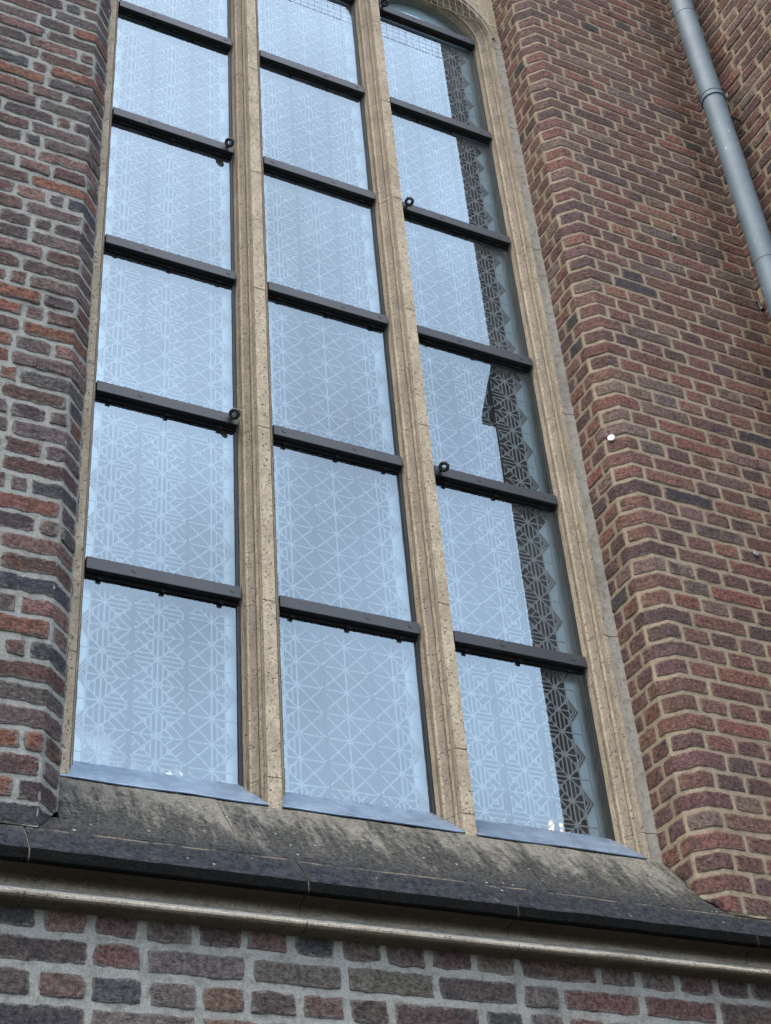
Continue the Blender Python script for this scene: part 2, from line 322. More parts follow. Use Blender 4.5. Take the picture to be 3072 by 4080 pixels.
nt.links.new(film, m2.inputs[0]); nt.links.new(ms.outputs[0], m2.inputs[1]); nt.links.new(du.outputs[0], m2.inputs[2]); nt.links.new(m2.outputs[0], out.inputs[0])
m, nt, b = mat('lamp_glow'); M['lamp'] = m; b.inputs['Base Color'].default_value = (1, .8, .5, 1); b.inputs['Emission Color'].default_value = (1, .50, .12, 1); b.inputs['Emission Strength'].default_value = 3.5
m, nt, b = mat('pale_daylight'); M['pale'] = m; b.inputs['Emission Color'].default_value = (.85, .95, 1, 1); co = coords(nt); nt.links.new(math_(nt, 'MULTIPLY', ramp(nt, tex(nt, co, 40, 4, .7), [(.42, 0.0), (.6, 1.0)]), 1.0), b.inputs['Emission Strength'])
m, nt, b = mat('ground_paving'); co = coords(nt); M['ground'] = m
nt.links.new(mixc(nt, tex(nt, co, 3, 5, .7), (.06, .065, .05), (.10, .10, .085)), b.inputs['Base Color']); b.inputs['Roughness'].default_value = .95

# ------------------------------------------------------------------ brickwork
PAL_L = [((.115, .062, .052), 5), ((.17, .075, .055), 3), ((.075, .055, .055), 5), ((.13, .095, .09), 4), ((.05, .056, .066), 2), ((.21, .088, .056), 2.5), ((.19, .11, .095), 2), ((.10, .088, .085), 2)]
PAL_R = [((.168, .086, .070), 8), ((.135, .075, .068), 6), ((.20, .092, .072), 4), ((.105, .066, .064), 3), ((.18, .120, .100), 4), ((.050, .048, .052), .7), ((.22, .115, .082), 2), ((.15, .12, .10), 1)]
PAL_B = [((.140, .092, .080), 6), ((.110, .082, .075), 6), ((.175, .095, .078), 4), ((.068, .070, .074), 2), ((.155, .130, .112), 4), ((.20, .130, .100), 2)]
def pick(pal, r):
    t = r.random()*sum(w for _, w in pal)
    for c, w in pal:
        t -= w
        if t <= 0: break
    k = .82+.36*r.random(); return tuple(x*k*(1+.12*(r.random()-.5)) for x in c)

class Face:
    """a plan polyline walked so that the outside is on the walker's right"""
    def __init__(s, pts):
        s.p = np.array(pts, float); d = np.diff(s.p, axis=0); s.l = np.hypot(d[:, 0], d[:, 1]); s.cum = np.concatenate([[0], np.cumsum(s.l)])
        s.t = d/s.l[:, None]; s.n = np.stack([s.t[:, 1], -s.t[:, 0]], 1)
    def at(s, u, h, r=.016):
        u = np.asarray(u, float); k = np.clip(np.searchsorted(s.cum, u, side='right')-1, 0, len(s.l)-1)
        pos = s.p[k]+s.t[k]*(u-s.cum[k])[..., None]; n = s.n[k].copy()
        for i in range(1, len(s.l)):
            du = u-s.cum[i]; w = np.clip(.5+du/(2*r), 0, 1)[..., None]; near = (np.abs(du) < r)[..., None]
            nn = s.n[i-1]*(1-w)+s.n[i]*w; n = np.where(near, nn, n)
        n = n/np.linalg.norm(n, axis=-1, keepdims=True)
        return pos+n*h[..., None], n

def brickwork(face, z0, z1, course, joint, starts, pal, seed, lens, name, mats, parent, label=None, zlow=None, proud=(.002, .007), clip=None, gridstep=.018, wob=.0030, vj=None, zref=None):
    """starts: u of a reference joint for the bond; lens(course_index, side, k) gives the run of brick lengths"""
    r = random.Random(seed); mb = MB(); vj = vj or joint
    U = face.cum[-1]; zref = z0 if zref is None else zref
    # mortar bed
    us = np.unique(np.concatenate([np.arange(0, U, gridstep), face.cum, [U]])); zs = np.arange(z0, z1+gridstep, gridstep); zs[-1] = z1
    uu, zz = np.meshgrid(us, zs, indexing='ij'); hh = .0015*fbm(uu*28, zz*28, seed)+.0012*fbm(uu*8, zz*8, seed+5)
    pos, _ = face.at(uu, hh); P = np.concatenate([pos, zz[..., None]], -1)
    keep = None if clip is None else clip
    a, b = uu.shape; F = []
    zlo = np.full(a, z0) if zlow is None else zlow(pos[:, 0, 0], pos[:, 0, 1])
    P[..., 2] = np.maximum(P[..., 2], zlo[:, None])
    mb.grid(P, 0)
    # bricks
    i0 = int(math.floor((z0-zref)/course))
    for i in range(i0, int((z1-zref)/course)+1):
        zb = zref+i*course; runs = []
        st = starts(i) if callable(starts) else starts; u = st; k = 0
        while u < U:
            L = lens(i, 1, k, r); runs.append((u, u+L)); u += L; k += 1
        u = st; k = 0
        while u > 0:
            L = lens(i, -1, k, r); runs.append((u-L, u)); u -= L; k += 1
        for (a0, a1) in runs:
            a0 = max(a0, 0); a1 = min(a1, U)
            if a1-a0 < vj+.015: continue
            ua, ub = a0+vj/2*(.65+.5*r.random()), a1-vj/2*(.65+.5*r.random())
            za, zt = zb+joint/2*(.7+.4*r.random()), zb+course-joint/2*(.7+.4*r.random())
            za = max(za, z0+.002); zt = min(zt, z1-.002)
            if zt-za < .012: continue
            w = ub-ua; ins = min(.007, w*.2)
            cs = [c for c in face.cum[1:-1] if ua+.012 < c < ub-.012]
            nu = max(3, int(w/.016)); su = np.linspace(ua+ins, ub-ins, nu); 
            for c in cs: su[np.argmin(np.abs(su-c))] = c
            su = np.concatenate([[ua, ua+ins*.35], su, [ub-ins*.35, ub]])
            hgt = zt-za; sz = np.array([0, .045, .16, .38, .62, .84, .955, 1])*hgt+za
            g, q = np.meshgrid(su, sz, indexing='ij')
            eu = np.minimum(g-ua, ub-g); ez = np.minimum(q-za, zt-q)
            e = np.minimum(eu/.0036, ez/.0036).clip(0, 1); fall = 1-(1-e)**2
            pr = proud[0]+(proud[1]-proud[0])*r.random(); tl = (r.random()-.5)*.004
            h = -.0015+fall*(pr+.0015)+tl*((g-ua)/w-.5)+.0022*fbm(g*45+seed, q*60, seed+3)*fall+.0016*noise(g*14, q*14, seed+9)*fall
            if r.random() < (.5 if cs else .16):          # a spalled, eaten-back brick
                h -= fall*.009*np.clip(fbm(g*22, q*30, seed+31)+.35, 0, 1)
            h = np.where(e > .5, np.maximum(h, (.0024 if cs else .0021)+.0006*noise(g*50, q*50, seed+19)), h)
            wu = wob*noise(g*35, q*45, seed+11)+wob*1.0*noise(g*120, q*120, seed+12); wz = wob*noise(g*28, q*50, seed+13)+wob*.9*noise(g*95, q*120, seed+14)
            rc = np.clip(1-eu/.016, 0, 1)*np.clip(1-ez/.016, 0, 1)           # rounded corners
            wu = wu+np.where(g < (ua+ub)/2, 1, -1)*rc*.0022; wz = wz+np.where(q < (za+zt)/2, 1, -1)*rc*.0022
            g2 = np.clip(g+wu, 0, U); q2 = q+wz
            pos, _ = face.at(g2, h)
            if zlow is not None:
                zl = zlow(pos[..., 0], pos[..., 1])
                if (q2 < zl).all(): continue
                q2 = np.maximum(q2, zl+.001)
            if clip is not None and not clip(pos[..., 0].mean(), q2.mean()): continue
            c = pick(pal, r); c = [v*.66 for v in (c[0], c[1]*1.06, c[2]*1.10)]; c4 = np.zeros(g.shape+(4,)); c4[..., 0], c4[..., 1], c4[..., 2] = c; c4[..., 3] = np.clip(np.minimum(eu, ez)/.014, 0, 1)
            mb.grid(np.concatenate([pos, q2[..., None]], -1), 1, c4)
    return mb.build(name, mats, parent, label, smooth=True, col=True)

# key plan lines (layout units)
YF, YW, YG = .925, .984, 1.010              # wall face, mullion face, glazing rebate
XL0, XL1 = .2215, .2401; YL1 = .945         # left pier: arris, chamfer end
XR0, XR1 = .8154, .7992; YR1 = .942         # right pier: arris, chamfer start
XC = 1.0786                                 # internal corner with the buttress
ZT = 12.6
def slope_z(y):                             # weathered slope of the sill (units)
    return .438+(y-YF)*1.21
def zlow_(x, y): return EYE+S*(slope_z(y/S)) + .002

wall = empty('church_wall', (2.2, YF*S, 0), 'tall weathered red brick church wall round a large traceried window, with a stone string course below it', 'wall')
# left pier
fl = Face([(-.9, YF*S), (XL0*S, YF*S), (XL1*S, YL1*S), (XL1*S, YW*S+.02)])
def lens_l(i, side, k, r):
    if side > 0: return (.26, .30)[k % 2]
    if k == 0: return (.0945, .165, .27, .20)[(i*3 + (i//4)) % 4] + .004*r.random() if i % 2 else (.30, .28, .10)[(i//2) % 3]
    if k == 1 and i % 2: return (.07, .13, .065)[i % 3]
    L = .222 if (i % 2 == 0) else .118
    if r.random() < .22: L = .118 if L > .2 else .20
    return L+.022*(r.random()-.5)
brickwork(fl, EYE+S*.40, ZT, .0712, .0155, fl.cum[2], PAL_L, 11, lens_l, 'brick_pier', [M['mortar_l'], M['brick_l']], wall, 'left brick pier with dark rough bricks and thick grey mortar', zlow=zlow_, proud=(.001, .007), wob=.0036)
# right pier (walked from the buttress corner towards the window so that the outside is on the right)
fr_ = Face([(XR1*S, YW*S+.02), (XR1*S, YR1*S), (XR0*S, YF*S), (XC*S+.02, YF*S)])
def lens_r(i, side, k, r):
    if side < 0: return ((.105, .12)[i % 2], .17)[min(k, 1)]
    if k == 0: return (.145, .265, .135, .245)[i % 4]
    L = .250 if (i % 2 == 1) else .128
    if k == 1 and i % 2 == 1 and r.random() < .3: L = .128
    if r.random() < .06: L = .128 if L > .2 else .250
    return L+.008*(r.random()-.5)
class FaceL(Face):
    def __init__(s, pts): super().__init__(pts)
brickwork(fr_, EYE+S*.40, ZT,   .0743, .0128, lambda i: fr_.cum[1]+(0.0, -.055, .004, -.045)[i % 4], PAL_R, 23, lens_r, 'brick_pier', [M['mortar_r'], M['brick_r']], wall, 'right brick pier with chamfered reveal and sandy mortar', zlow=zlow_, proud=(.0006, .0035), wob=.0020)
# masonry cores behind the faces, so the wall has its thickness
mb = MB()
mb.box((-.9, YF*S+.03, EYE+S*.44), (XL0*S-.04, YG*S+.5, ZT-.01)); mb.box((XR0*S+.04, YF*S+.03, EYE+S*.44), (XC*S-.01, YG*S+.5, ZT-.01))
mb.box((XL0*S-.10, YW*S+.03, EYE+S*.44), (XL1*S-.02, YG*S+.5, ZT-.011)); mb.box((XR1*S+.02, YW*S+.03, EYE+S*.44), (XR0*S+.10, YG*S+.5, ZT-.011))
mb.box((-.9, YF*S+.05, 0), (XC*S-.01, YG*S+.5, EYE+S*.43))
mb.build('wall_core', M['mortar_l'], wall)
# lower wall
fb = Face([(-.9, YF*S), (XC*S+.02, YF*S)])
def lens_b(i, side, k, r):
    L = .28 if i % 2 == 0 else .139
    if k == 0 and side > 0 and (i//2) % 2: L *= .5 if i % 2 == 0 else 1
    if r.random() < .10: L = .139 if L > .2 else .28
    return L+.016*(r.random()-.5)
brickwork(fb, 0.0, EYE+S*.3865, .0835, .0220, 1.9, PAL_B, 37, lens_b, 'lower_brickwork', [M['mortar_l'], M['brick_l']], wall, 'lower brick courses with big worn bricks and wide grey joints', proud=(.001, .006), wob=.0034, gridstep=.016, vj=.024, zref=EYE+S*.3865-40*.0835)
# arch over the opening (out of the frame, mirrored dark in the top panes)
def arch_pts(xa, xb, zs, n=18, k=.96):
    w = xb-xa; R = w*k; out = []
    cxr = xb-R; cxl = xa+R; mid = (xa+xb)/2
    a_end = math.acos((mid-cxr)/R)
    for i in range(n+1):
        a = a_end*i/n; out.append((cxr+R*math.cos(a), zs+R*math.sin(a)))
    return out + [(2*mid-x, z) for x, z in out[-2::-1]]
ZS = 1.80
mb = MB(); A = arch_pts(XL1, XR1, ZS); B = arch_pts(XL0, XR0, ZS)
for X0, X1, Y0, Y1 in ((B, A, YF, YL1), (A, A, YL1, YG)):
    P = np.array([[W(x, Y0+.0005, z) for x, z in X0], [W(x, Y1, z) for x, z in X1]]); mb.grid(P, 0)
n = len(B)
top = (ZT-EYE)/S
for i in range(n-1):
    (x0, z0), (x1, z1) = B[i], B[i+1]
    mb.add([W(x0, YF+.0005, z0), W(x1, YF+.0005, z1), W(x1, YF+.0005, max(top, z1)), W(x0, YF+.0005, max(top, z0))], [(0, 1, 2, 3)])
m, nt, b = mat('arch_brick'); co = coords(nt); M['archb'] = m
bt = N(nt, 'ShaderNodeTexBrick'); mp = N(nt, 'ShaderNodeMapping'); mp.inputs['Rotation'].default_value = (math.radians(90), 0, 0); nt.links.new(co, mp.inputs[0]); nt.links.new(mp.outputs[0], bt.inputs[0])
bt.inputs['Color1'].default_value = (.15, .07, .06, 1); bt.inputs['Color2'].default_value = (.09, .055, .055, 1); bt.inputs['Mortar'].default_value = (.3, .26, .2, 1)
bt.inputs['Scale'].default_value = 1; bt.inputs['Brick Width'].default_value = .25; bt.inputs['Row Height'].default_value = .0743; bt.inputs['Mortar Size'].default_value = .008
nt.links.new(bt.outputs[0], b.inputs['Base Color']); b.inputs['Roughness'].default_value = .95
mb.build('window_arch', M['archb'], wall)

# ------------------------------------------------------------------ string course (kaffgesims)
def extr(mb, prof, x0, x1, nx=2, mi=0, wobble=0.0, seed=0, mis=None):
    """profile (y,z) in layout units swept along x (layout units)"""
    xs = np.linspace(x0, x1, nx); P = np.zeros((nx, len(prof), 3))
    for i, x in enumerate(xs):
        for j, (y, z) in enumerate(prof): P[i, j] = W(x, y, z)
    if wobble:
        a = fbm(P[..., 0]*9, P[..., 2]*30, seed)*wobble
        P[..., 1] += a; P[..., 2] += fbm(P[..., 0]*11, P[..., 1]*30, seed+4)*wobble
    if mis is None: mb.grid(P, mi)
    else:
        for j in range(len(prof)-1): mb.grid(P[:, j:j+2], mis[j])
    for side in (0, -1):
        v = [tuple(P[side, j]) for j in range(len(prof))]; f = tuple(range(len(v))); mb.add(v, [f if side == 0 else f[::-1]], mi)
D0 = slope_z(.904)
def cove_prof():
    pr = [(.9395, slope_z(.9395)-.001), (YF, slope_z(YF)), (.915, .4266), (.905, .4154), (.9040, .4138), (.9042, .4064), (.9052, .4054), (.9090, .4050)]
    mi = [0, 0, 0, 0, 1, 1, 1]
    # hollow
    for a in range(0, 9):
        t = math.pi/2*(1-a/8.0)  # concave quarter
        y = .9205-.0115*(1-math.sin(t)); z = (.3895)+.0145*math.sin(t) if False else .3895+.0150*(1-math.cos(math.pi/2-t)) if False else None
    hol = [(.9190, .4046), (.9228, .4030), (.9243, .3998), (.9240, .3962), (.9218, .3935), (.9190, .3912), (.9150, .3893), (.9118, .3880), (.9098, .3867), (.9090, .3853), (.9094, .3839), (.9115, .3826), (.9160, .3816), (.9255, .3806)]
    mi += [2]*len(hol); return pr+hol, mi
prof, pm = cove_prof()
cor = empty('string_course', W(.5, .91, .38)); cor.parent = wall; cor.matrix_parent_inverse = Matrix.Translation(wall.location).inverted()
cor.name = 'string_course'
cuts = [-.235, .005, .213, .4145, .5885, .8175, 1.0786]
for i in range(len(cuts)-1):
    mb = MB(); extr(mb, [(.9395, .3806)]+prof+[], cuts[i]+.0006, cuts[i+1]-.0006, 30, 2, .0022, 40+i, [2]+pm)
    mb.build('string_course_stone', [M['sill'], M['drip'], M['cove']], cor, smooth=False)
mb = MB(); extr(mb, [(y+(.0014 if j < 6 else .0010), z+(-.0008 if j < 5 else .0013)) for j, (y, z) in enumerate(prof)], cuts[0], cuts[-1], 2, 0)
mb.build('joint_mortar', M['mortar_b'], cor)

# ------------------------------------------------------------------ the window
win = empty('gothic_window', W(.52, YW, .44), 'tall three-light gothic church window with tan stone mullions, black cross bars and sky-reflecting leaded glass', 'window')
SB0 = (.9815, slope_z(.9815))               # top of the stone slope
scuts = [XL1-.0005, .374, .549, .635, XR1+.0008]
for i in range(len(scuts)-1):
    mb = MB(); nx = 36
    pr = [(YG+.02, .47), (YG+.02, slope_z(.9838)-.0006), (.9838, slope_z(.9838)-.0008), SB0]+[(y, slope_z(y)+.0004) for y in (.972, .962, .951, .941, .932, .9262)]+[(.9262, .43)]
    extr(mb, pr, scuts[i]+.0004, scuts[i+1]-.0004, nx, 0, .0028, 60+i); mb.build('sill_stone', M['sill'], win)
mb = MB(); extr(mb, [(YG+.018, slope_z(.983)-.003), (.9830, slope_z(.983)-.0030), (.9815, slope_z(.9815)-.0008), (.9268, slope_z(.9268)-.0006)], scuts[0]+.001, scuts[-1]-.001, 2); mb.build('joint_mortar', M['mortar_r'], win)

# stone jamb / mullion half profile: offsets from the glass edge towards the stone (dx) and depth y
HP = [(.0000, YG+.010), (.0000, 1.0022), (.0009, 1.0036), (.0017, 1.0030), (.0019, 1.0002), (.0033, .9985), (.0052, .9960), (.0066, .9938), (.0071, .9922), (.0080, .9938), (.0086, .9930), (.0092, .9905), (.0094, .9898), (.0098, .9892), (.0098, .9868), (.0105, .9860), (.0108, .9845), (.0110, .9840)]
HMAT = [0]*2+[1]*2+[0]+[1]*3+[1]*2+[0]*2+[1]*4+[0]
LIGHTS = [(.2642, .4079), (.4419, .5863), (.6203, .7716)]
ZB = .507; ZSP = 1.720
def stone_column(name, path, front, label=None, joints=()):
    """path: closed-ish list of (x,y,mat) going round the visible side; extruded in z with joints and wear"""
    mb = MB(); seeds = rnd.randint(0, 999)
    zs = list(np.arange(ZB-.012, ZSP, .0105)) + [ZSP]
    for a in joints: zs += [a-.0009, a, a+.0009]
    zs = sorted(zs); P = np.zeros((len(path), len(zs), 3))
    for j, z in enumerate(zs):
        for i, (x, y, m_) in enumerate(path):
            k = min(abs(z-a) for a in joints) if joints else 1
            P[i, j] = W(x, y, z)
            if k < .0003: P[i, j, 1] += .0030
    w = fbm(P[..., 2]*18+seeds, P[..., 0]*60, seeds)*.0013
    P[..., 0] += w; P[..., 1] += fbm(P[..., 2]*16, P[..., 0]*70+9, seeds+2)*.0014
    for i in range(len(path)-1): mb.grid(P[i:i+2], path[i][2], flip=True)
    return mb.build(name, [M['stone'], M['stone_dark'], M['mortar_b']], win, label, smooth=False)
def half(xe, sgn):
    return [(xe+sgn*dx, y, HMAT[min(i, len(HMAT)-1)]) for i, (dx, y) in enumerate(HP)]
def mir(path): 
    q = path[::-1]; return [(q[i][0], q[i][1], q[min(i+1, len(q)-1)][2]) for i in range(len(q))]
J1 = [.535, .706, .905, 1.092, 1.275, 1.46, 1.62]; J2 = [.528, .59, .742, .962, 1.128, 1.31, 1.49, 1.655]
for k, (xa, xb) in enumerate(((LIGHTS[0][1], LIGHTS[1][0]), (LIGHTS[1][1], LIGHTS[2][0]))):
    A = half(xa, 1); B = mir(half(xb, -1)); A[-1] = (A[-1][0], A[-1][1], 0)
    stone_column('mullion', A+B, None, None, (J1, J2)[k])
A = half(LIGHTS[2][1], 1); A[-1] = (*A[-1][:2], 0); A += [(.7868, YW+.0002, 0), (.7876, YW+.0010, 2), (.7935, YW+.0004, 2), (XR1+.0008, YW-.0022, 2)]
stone_column('jamb', A, None, 'right stone jamb with deep mouldings and a strip of smeared mortar', (.535, .745, 1.035, 1.30, 1.53, 1.70))
HPs = [(d*.66, y) for d, y in HP]; HP_ = HP; HP = HPs; B = [(XL1-.0004, YW-.0010, 0)]+mir(half(LIGHTS[0][0], -1)); HP = HP_
stone_column('jamb', B, None, None, (.62, .93, 1.21, 1.5))
# round heads with tracery plate
mb = MB(); NA = 22
allx = []
for (xa, xb) in LIGHTS:
    xc = (xa+xb)/2; R0 = (xb-xa)/2
    P = np.zeros((len(HP), 2*NA+1, 3))
    for i, (dx, y) in enumerate(HP):
        for j in range(2*NA+1):
            a = math.pi*j/(2*NA); P[i, j] = W(xc+(R0+dx)*math.cos(a), y, ZSP+(R0+dx)*math.sin(a)*.87)
    P[..., 1] += fbm(P[..., 0]*20, P[..., 2]*20, 5)*.0015
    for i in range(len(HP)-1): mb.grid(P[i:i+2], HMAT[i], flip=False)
    rr = R0+HP[-1][0]                                  # plate above the arch
    for j in range(2*NA):
        a0, a1 = math.pi*j/(2*NA), math.pi*(j+1)/(2*NA)
        p0 = (xc+rr*math.cos(a0), ZSP+rr*math.sin(a0)*.87); p1 = (xc+rr*math.cos(a1), ZSP+rr*math.sin(a1)*.87)
        mb.add([W(p0[0], YW, p0[1]), W(p1[0], YW, p1[1]), W(p1[0], YW, 1.93), W(p0[0], YW, 1.93)], [(0, 1, 2, 3)], 0)
    allx.append((xc-rr, xc+rr))
edges = [XL1-.0004]+[v for ab in allx for v in ab]+[XR1+.0008]
for a, c in zip(edges[::2], edges[1::2]): mb.add([W(a, YW, ZSP), W(c, YW, ZSP), W(c, YW, 1.93), W(a, YW, 1.93)], [(0, 1, 2, 3)], 0)
# shallow roll moulding on the plate over every head and a joint
for (xa, xb) in LIGHTS:
    xc = (xa+xb)/2; R0 = (xb-xa)/2+.0165
    P = np.zeros((7, 2*NA+1, 3))
    for i in range(7):
        b_ = math.pi*i/6
        for j in range(2*NA+1):
            a = math.pi*j/(2*NA); r_ = R0-math.cos(b_)*.0022; P[i, j] = W(xc+r_*math.cos(a), YW-.0022*math.sin(b_)+.0001, ZSP+r_*math.sin(a)*.88)
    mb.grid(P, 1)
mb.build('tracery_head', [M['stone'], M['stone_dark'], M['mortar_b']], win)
mb = MB(); mb.add([W(XL1, YW+.001, 1.93), W(XR1, YW+.001, 1.93), W(XR1, YW+.001, 2.5), W(XL1, YW+.001, 2.5)], [(0, 1, 2, 3)]); mb.build('tracery_plate', M['stone'], win)

# zinc flashings
for k, (xa, xb) in enumerate(LIGHTS):
    mb = MB(); z1, z0 = .5362, .5105; ya, yb = YG-.0005, .9825
    fl_, fr2 = xa-.0115, xb+.0108
    if k == 0: fl_ = XL1+.0006
    N_ = 40; P = np.zeros((N_+1, 6, 3))
    for i in range(N_+1):
        t = i/N_; xA = xa+(xb-xa)*t; xB = fl_+(fr2-fl_)*t
        row = [(xA, ya+.001, z1+.002), (xA, ya-.001, z1-.0006), (xA+(xB-xA)*.5, (ya+yb)/2, (z1+z0)/2+.0004), (xB, yb, z0), (xB, yb-.0003, z0-.0007), (xB, yb+.0006, z0-.0013)]
        for j, q in enumerate(row): P[i, j] = W(*q)
    P[..., 2] += fbm(P[..., 0]*6, P[..., 1]*25, 70+k)*.0035; mb.grid(P)
    mb.build('zinc_flashing', M['zinc'], win, smooth=True)

# cross bars
BZ = {1: 1.5277, 2: 1.3285, 3: 1.1255, 4: .9265, 5: .7262, 0: 1.7275}
BZ = {a: v*1.0025 for a, v in BZ.items()}
HB, YB0, YB1 = .0124, 1.0025, 1.0095
EYES = {(0, 2): .3985, (0, 4): .3995, (2, 0): .6265, (2, 2): .6265, (2, 4): .6290}
BOLT = {0: (.30, .94), 1: (.08, .62, .93), 2: (.36, .9)}
first = True
for k, (xa, xb) in enumerate(LIGHTS):
    for lv in range(0, 6):
        zt = BZ[lv]; x0 = xa+.0012; x1 = xb-.0016
        mb = MB(); p, q = W(x0, YB0, zt-HB), W(x1, YB1, zt); mb.box(p, q, 0, .0018)
        grp = empty('cross_bar', W((x0+x1)/2, YB1, zt-HB/2)); grp.parent = win; grp.matrix_parent_inverse = Matrix.Translation(win.location).inverted()
        bar = mb.build('bar', M['iron'], None); 
        # the bar itself is the part; bolts, clips and eyelet are its sub-parts
        COL.objects.unlink(grp); bpy.data.objects.remove(grp)
        bar.name = 'cross_bar'; bar.parent = win; bar.matrix_parent_inverse = Matrix.Translation(win.location).inverted()
        def sub(mb, name, m_=M['iron'], smooth=False):
            o = mb.build(name, m_, None, smooth=smooth); o.parent = bar; return o
        for t in BOLT[k][-2:] if lv % 2 else BOLT[k][:2]:
            mb = MB(); x = (x0+(x1-x0)*t)*S; z = EYE+S*(zt-HB*.42); mb.tube((x, YB0*S+.001, z), (x, YB0*S-.0018, z), .0100, .0088, 14); sub(mb, 'bolt')
        for t in (.10, .50, .88):
            mb = MB(); x = (x0+(x1-x0)*t)*S; z = EYE+S*(zt-HB); mb.box((x-.008, YG*S-.010, z-.023), (x+.008, YG*S-.001, z-.010)); sub(mb, 'clip', M['matte'])
        mb = MB(); mb.box(W(x0, YG-.0012, zt-HB-.0042), W(x1, YG+.0009, zt-HB+.001)); sub(mb, 'bar_shade_strip', M['matte'])  # black strip added to paint the bar's shade on the glass
        if (k, lv) in EYES:
            x = EYES[(k, lv)]*S; zc = EYE+S*(zt-HB*.45); mb = MB()
            mb.tube((x, YB0*S+.002, zc), (x, YB0*S-.016, zc), .0055, n=10)
            R_, r_ = .0150, .0072; cy = YB0*S-.014-R_*.85; nn, mm = 22, 10; V = []; F = []
            ax = Vector((-.55, -.55, -.63)).normalized(); up = Vector((0, .75, -.65)); up = (up-ax*up.dot(ax)).normalized(); sd = ax.cross(up)
            for i in range(nn):
                a = 2*math.pi*i/nn; rad = up*math.cos(a)+sd*math.sin(a)
                for j in range(mm):
                    c_ = 2*math.pi*j/mm; V.append(tuple(Vector((x, cy, zc-.001))+rad*(R_+r_*math.cos(c_))+ax*r_*1.1*math.sin(c_)))
                    F.append((i*mm+j, ((i+1) % nn)*mm+j, ((i+1) % nn)*mm+(j+1) % mm, i*mm+(j+1) % mm))
            mb.add(V, F); sub(mb, 'eyelet', smooth=True)

# outer protective panes, each a hair out of true with its neighbours
levels = [(.528, BZ[5]-.004)]+[(BZ[l+1]-.008, BZ[l]-.004) for l in (4, 3, 2, 1, 0)]
TW = {(2, 0): (-.40, -.14), (2, 1): (-.20, -.10), (2, 2): (.10, -.15), (2, 3): (0, -.05), (2, 4): (.05, 0), (2, 5): (.1, .05)}
RODM = M['matte']
YI = 1.022; CELL = .0242
for k, (xa, xb) in enumerate(LIGHTS):
    xc = (.3370, .5141, .6925)[k]
    for lv, (za, zb) in enumerate(levels):
        tw, tl = TW.get((k, lv), ((rnd.random()-.5)*.25, (rnd.random()-.5)*.25))
        mb = MB(); nx, nz = 9, 11; P = np.zeros((nx, nz, 3))
        for i in range(nx):
            for j in range(nz):
                u, w_ = i/(nx-1), j/(nz-1); x, y, z = W(xa-.004+(xb-xa+.008)*u, YG+.0012, za+(zb-za)*w_)
                P[i, j] = (x, y+math.radians(tw)*(u-.5)*(xb-xa)*S+math.radians(tl)*(w_-.5)*(zb-za)*S, z)
        mb.grid(P); mb.build('outer_pane', M['glass'], win, smooth=True)
    # glass in the round head
    mb = MB(); R0 = (xb-xa)/2+.004; n_ = 24; V = [W((xa+xb)/2, YG+.0012, BZ[0]-.012)]+[W((xa+xb)/2+R0*math.cos(math.pi*i/n_), YG+.0012, max(ZSP, BZ[0]-.012)+R0*math.sin(math.pi*i/n_)) for i in range(n_+1)]
    mb.add(V, [(0, i, i+1) for i in range(1, n_+1)]); mb.build('outer_pane', M['glass'], win)
    # black putty frame round the pane
    mb = MB()
    for xs_, dx in ((xa-.0024, .0028), (xb-.0028, .0028)): mb.box(W(xs_-.0004, YG-.0008, ZB+.025), W(xs_+dx, YG+.0009, ZSP))
    mb.build('putty_frame', M['iron'], win)

# ------------------------------------------------------------------ inner leaded panels
def ribbon(L, a, b, w, h=.0020, mi=0):
    ax, az = a; bx, bz = b; dx, dz = bx-ax, bz-az; l = math.hypot(dx, dz)
    if l < 1e-6: return
    nx_, nz_ = -dz/l*w/2, dx/l*w/2; y = YI*S
    n = len(L[0]); L[0].extend([(ax+nx_, y, az+nz_), (bx+nx_, y, bz+nz_), (bx, y-h, bz), (ax, y-h, az), (ax-nx_, y, az-nz_), (bx-nx_, y, bz-nz_)])
    L[1].extend([(n, n+1, n+2, n+3), (n+3, n+2, n+5, n+4)])
def clipseg(a, b, x0, x1, z0, z1):
    t0, t1 = 0.0, 1.0; dx, dz = b[0]-a[0], b[1]-a[1]
    for p, q in ((-dx, a[0]-x0), (dx, x1-a[0]), (-dz, a[1]-z0), (dz, z1-a[1])):
        if abs(p) < 1e-12:
            if q < 0: return None
        else:
            t = q/p
            if p < 0: t0 = max(t0, t)
            else: t1 = min(t1, t)
    if t0 >= t1: return None
    return (a[0]+dx*t0, a[1]+dz*t0), (a[0]+dx*t1, a[1]+dz*t1)
def hatch_tri(add, tri, base, nlines, w):
    """lines inside triangle parallel to its edge number base"""
    A, B, C = (np.array(tri[(base+i) % 3]) for i in range(3))
    for i in range(1, nlines+1):
        t = i/(nlines+.55); p = A+(C-A)*t; q = B+(C-B)*t; add(tuple(p), tuple(q), w)
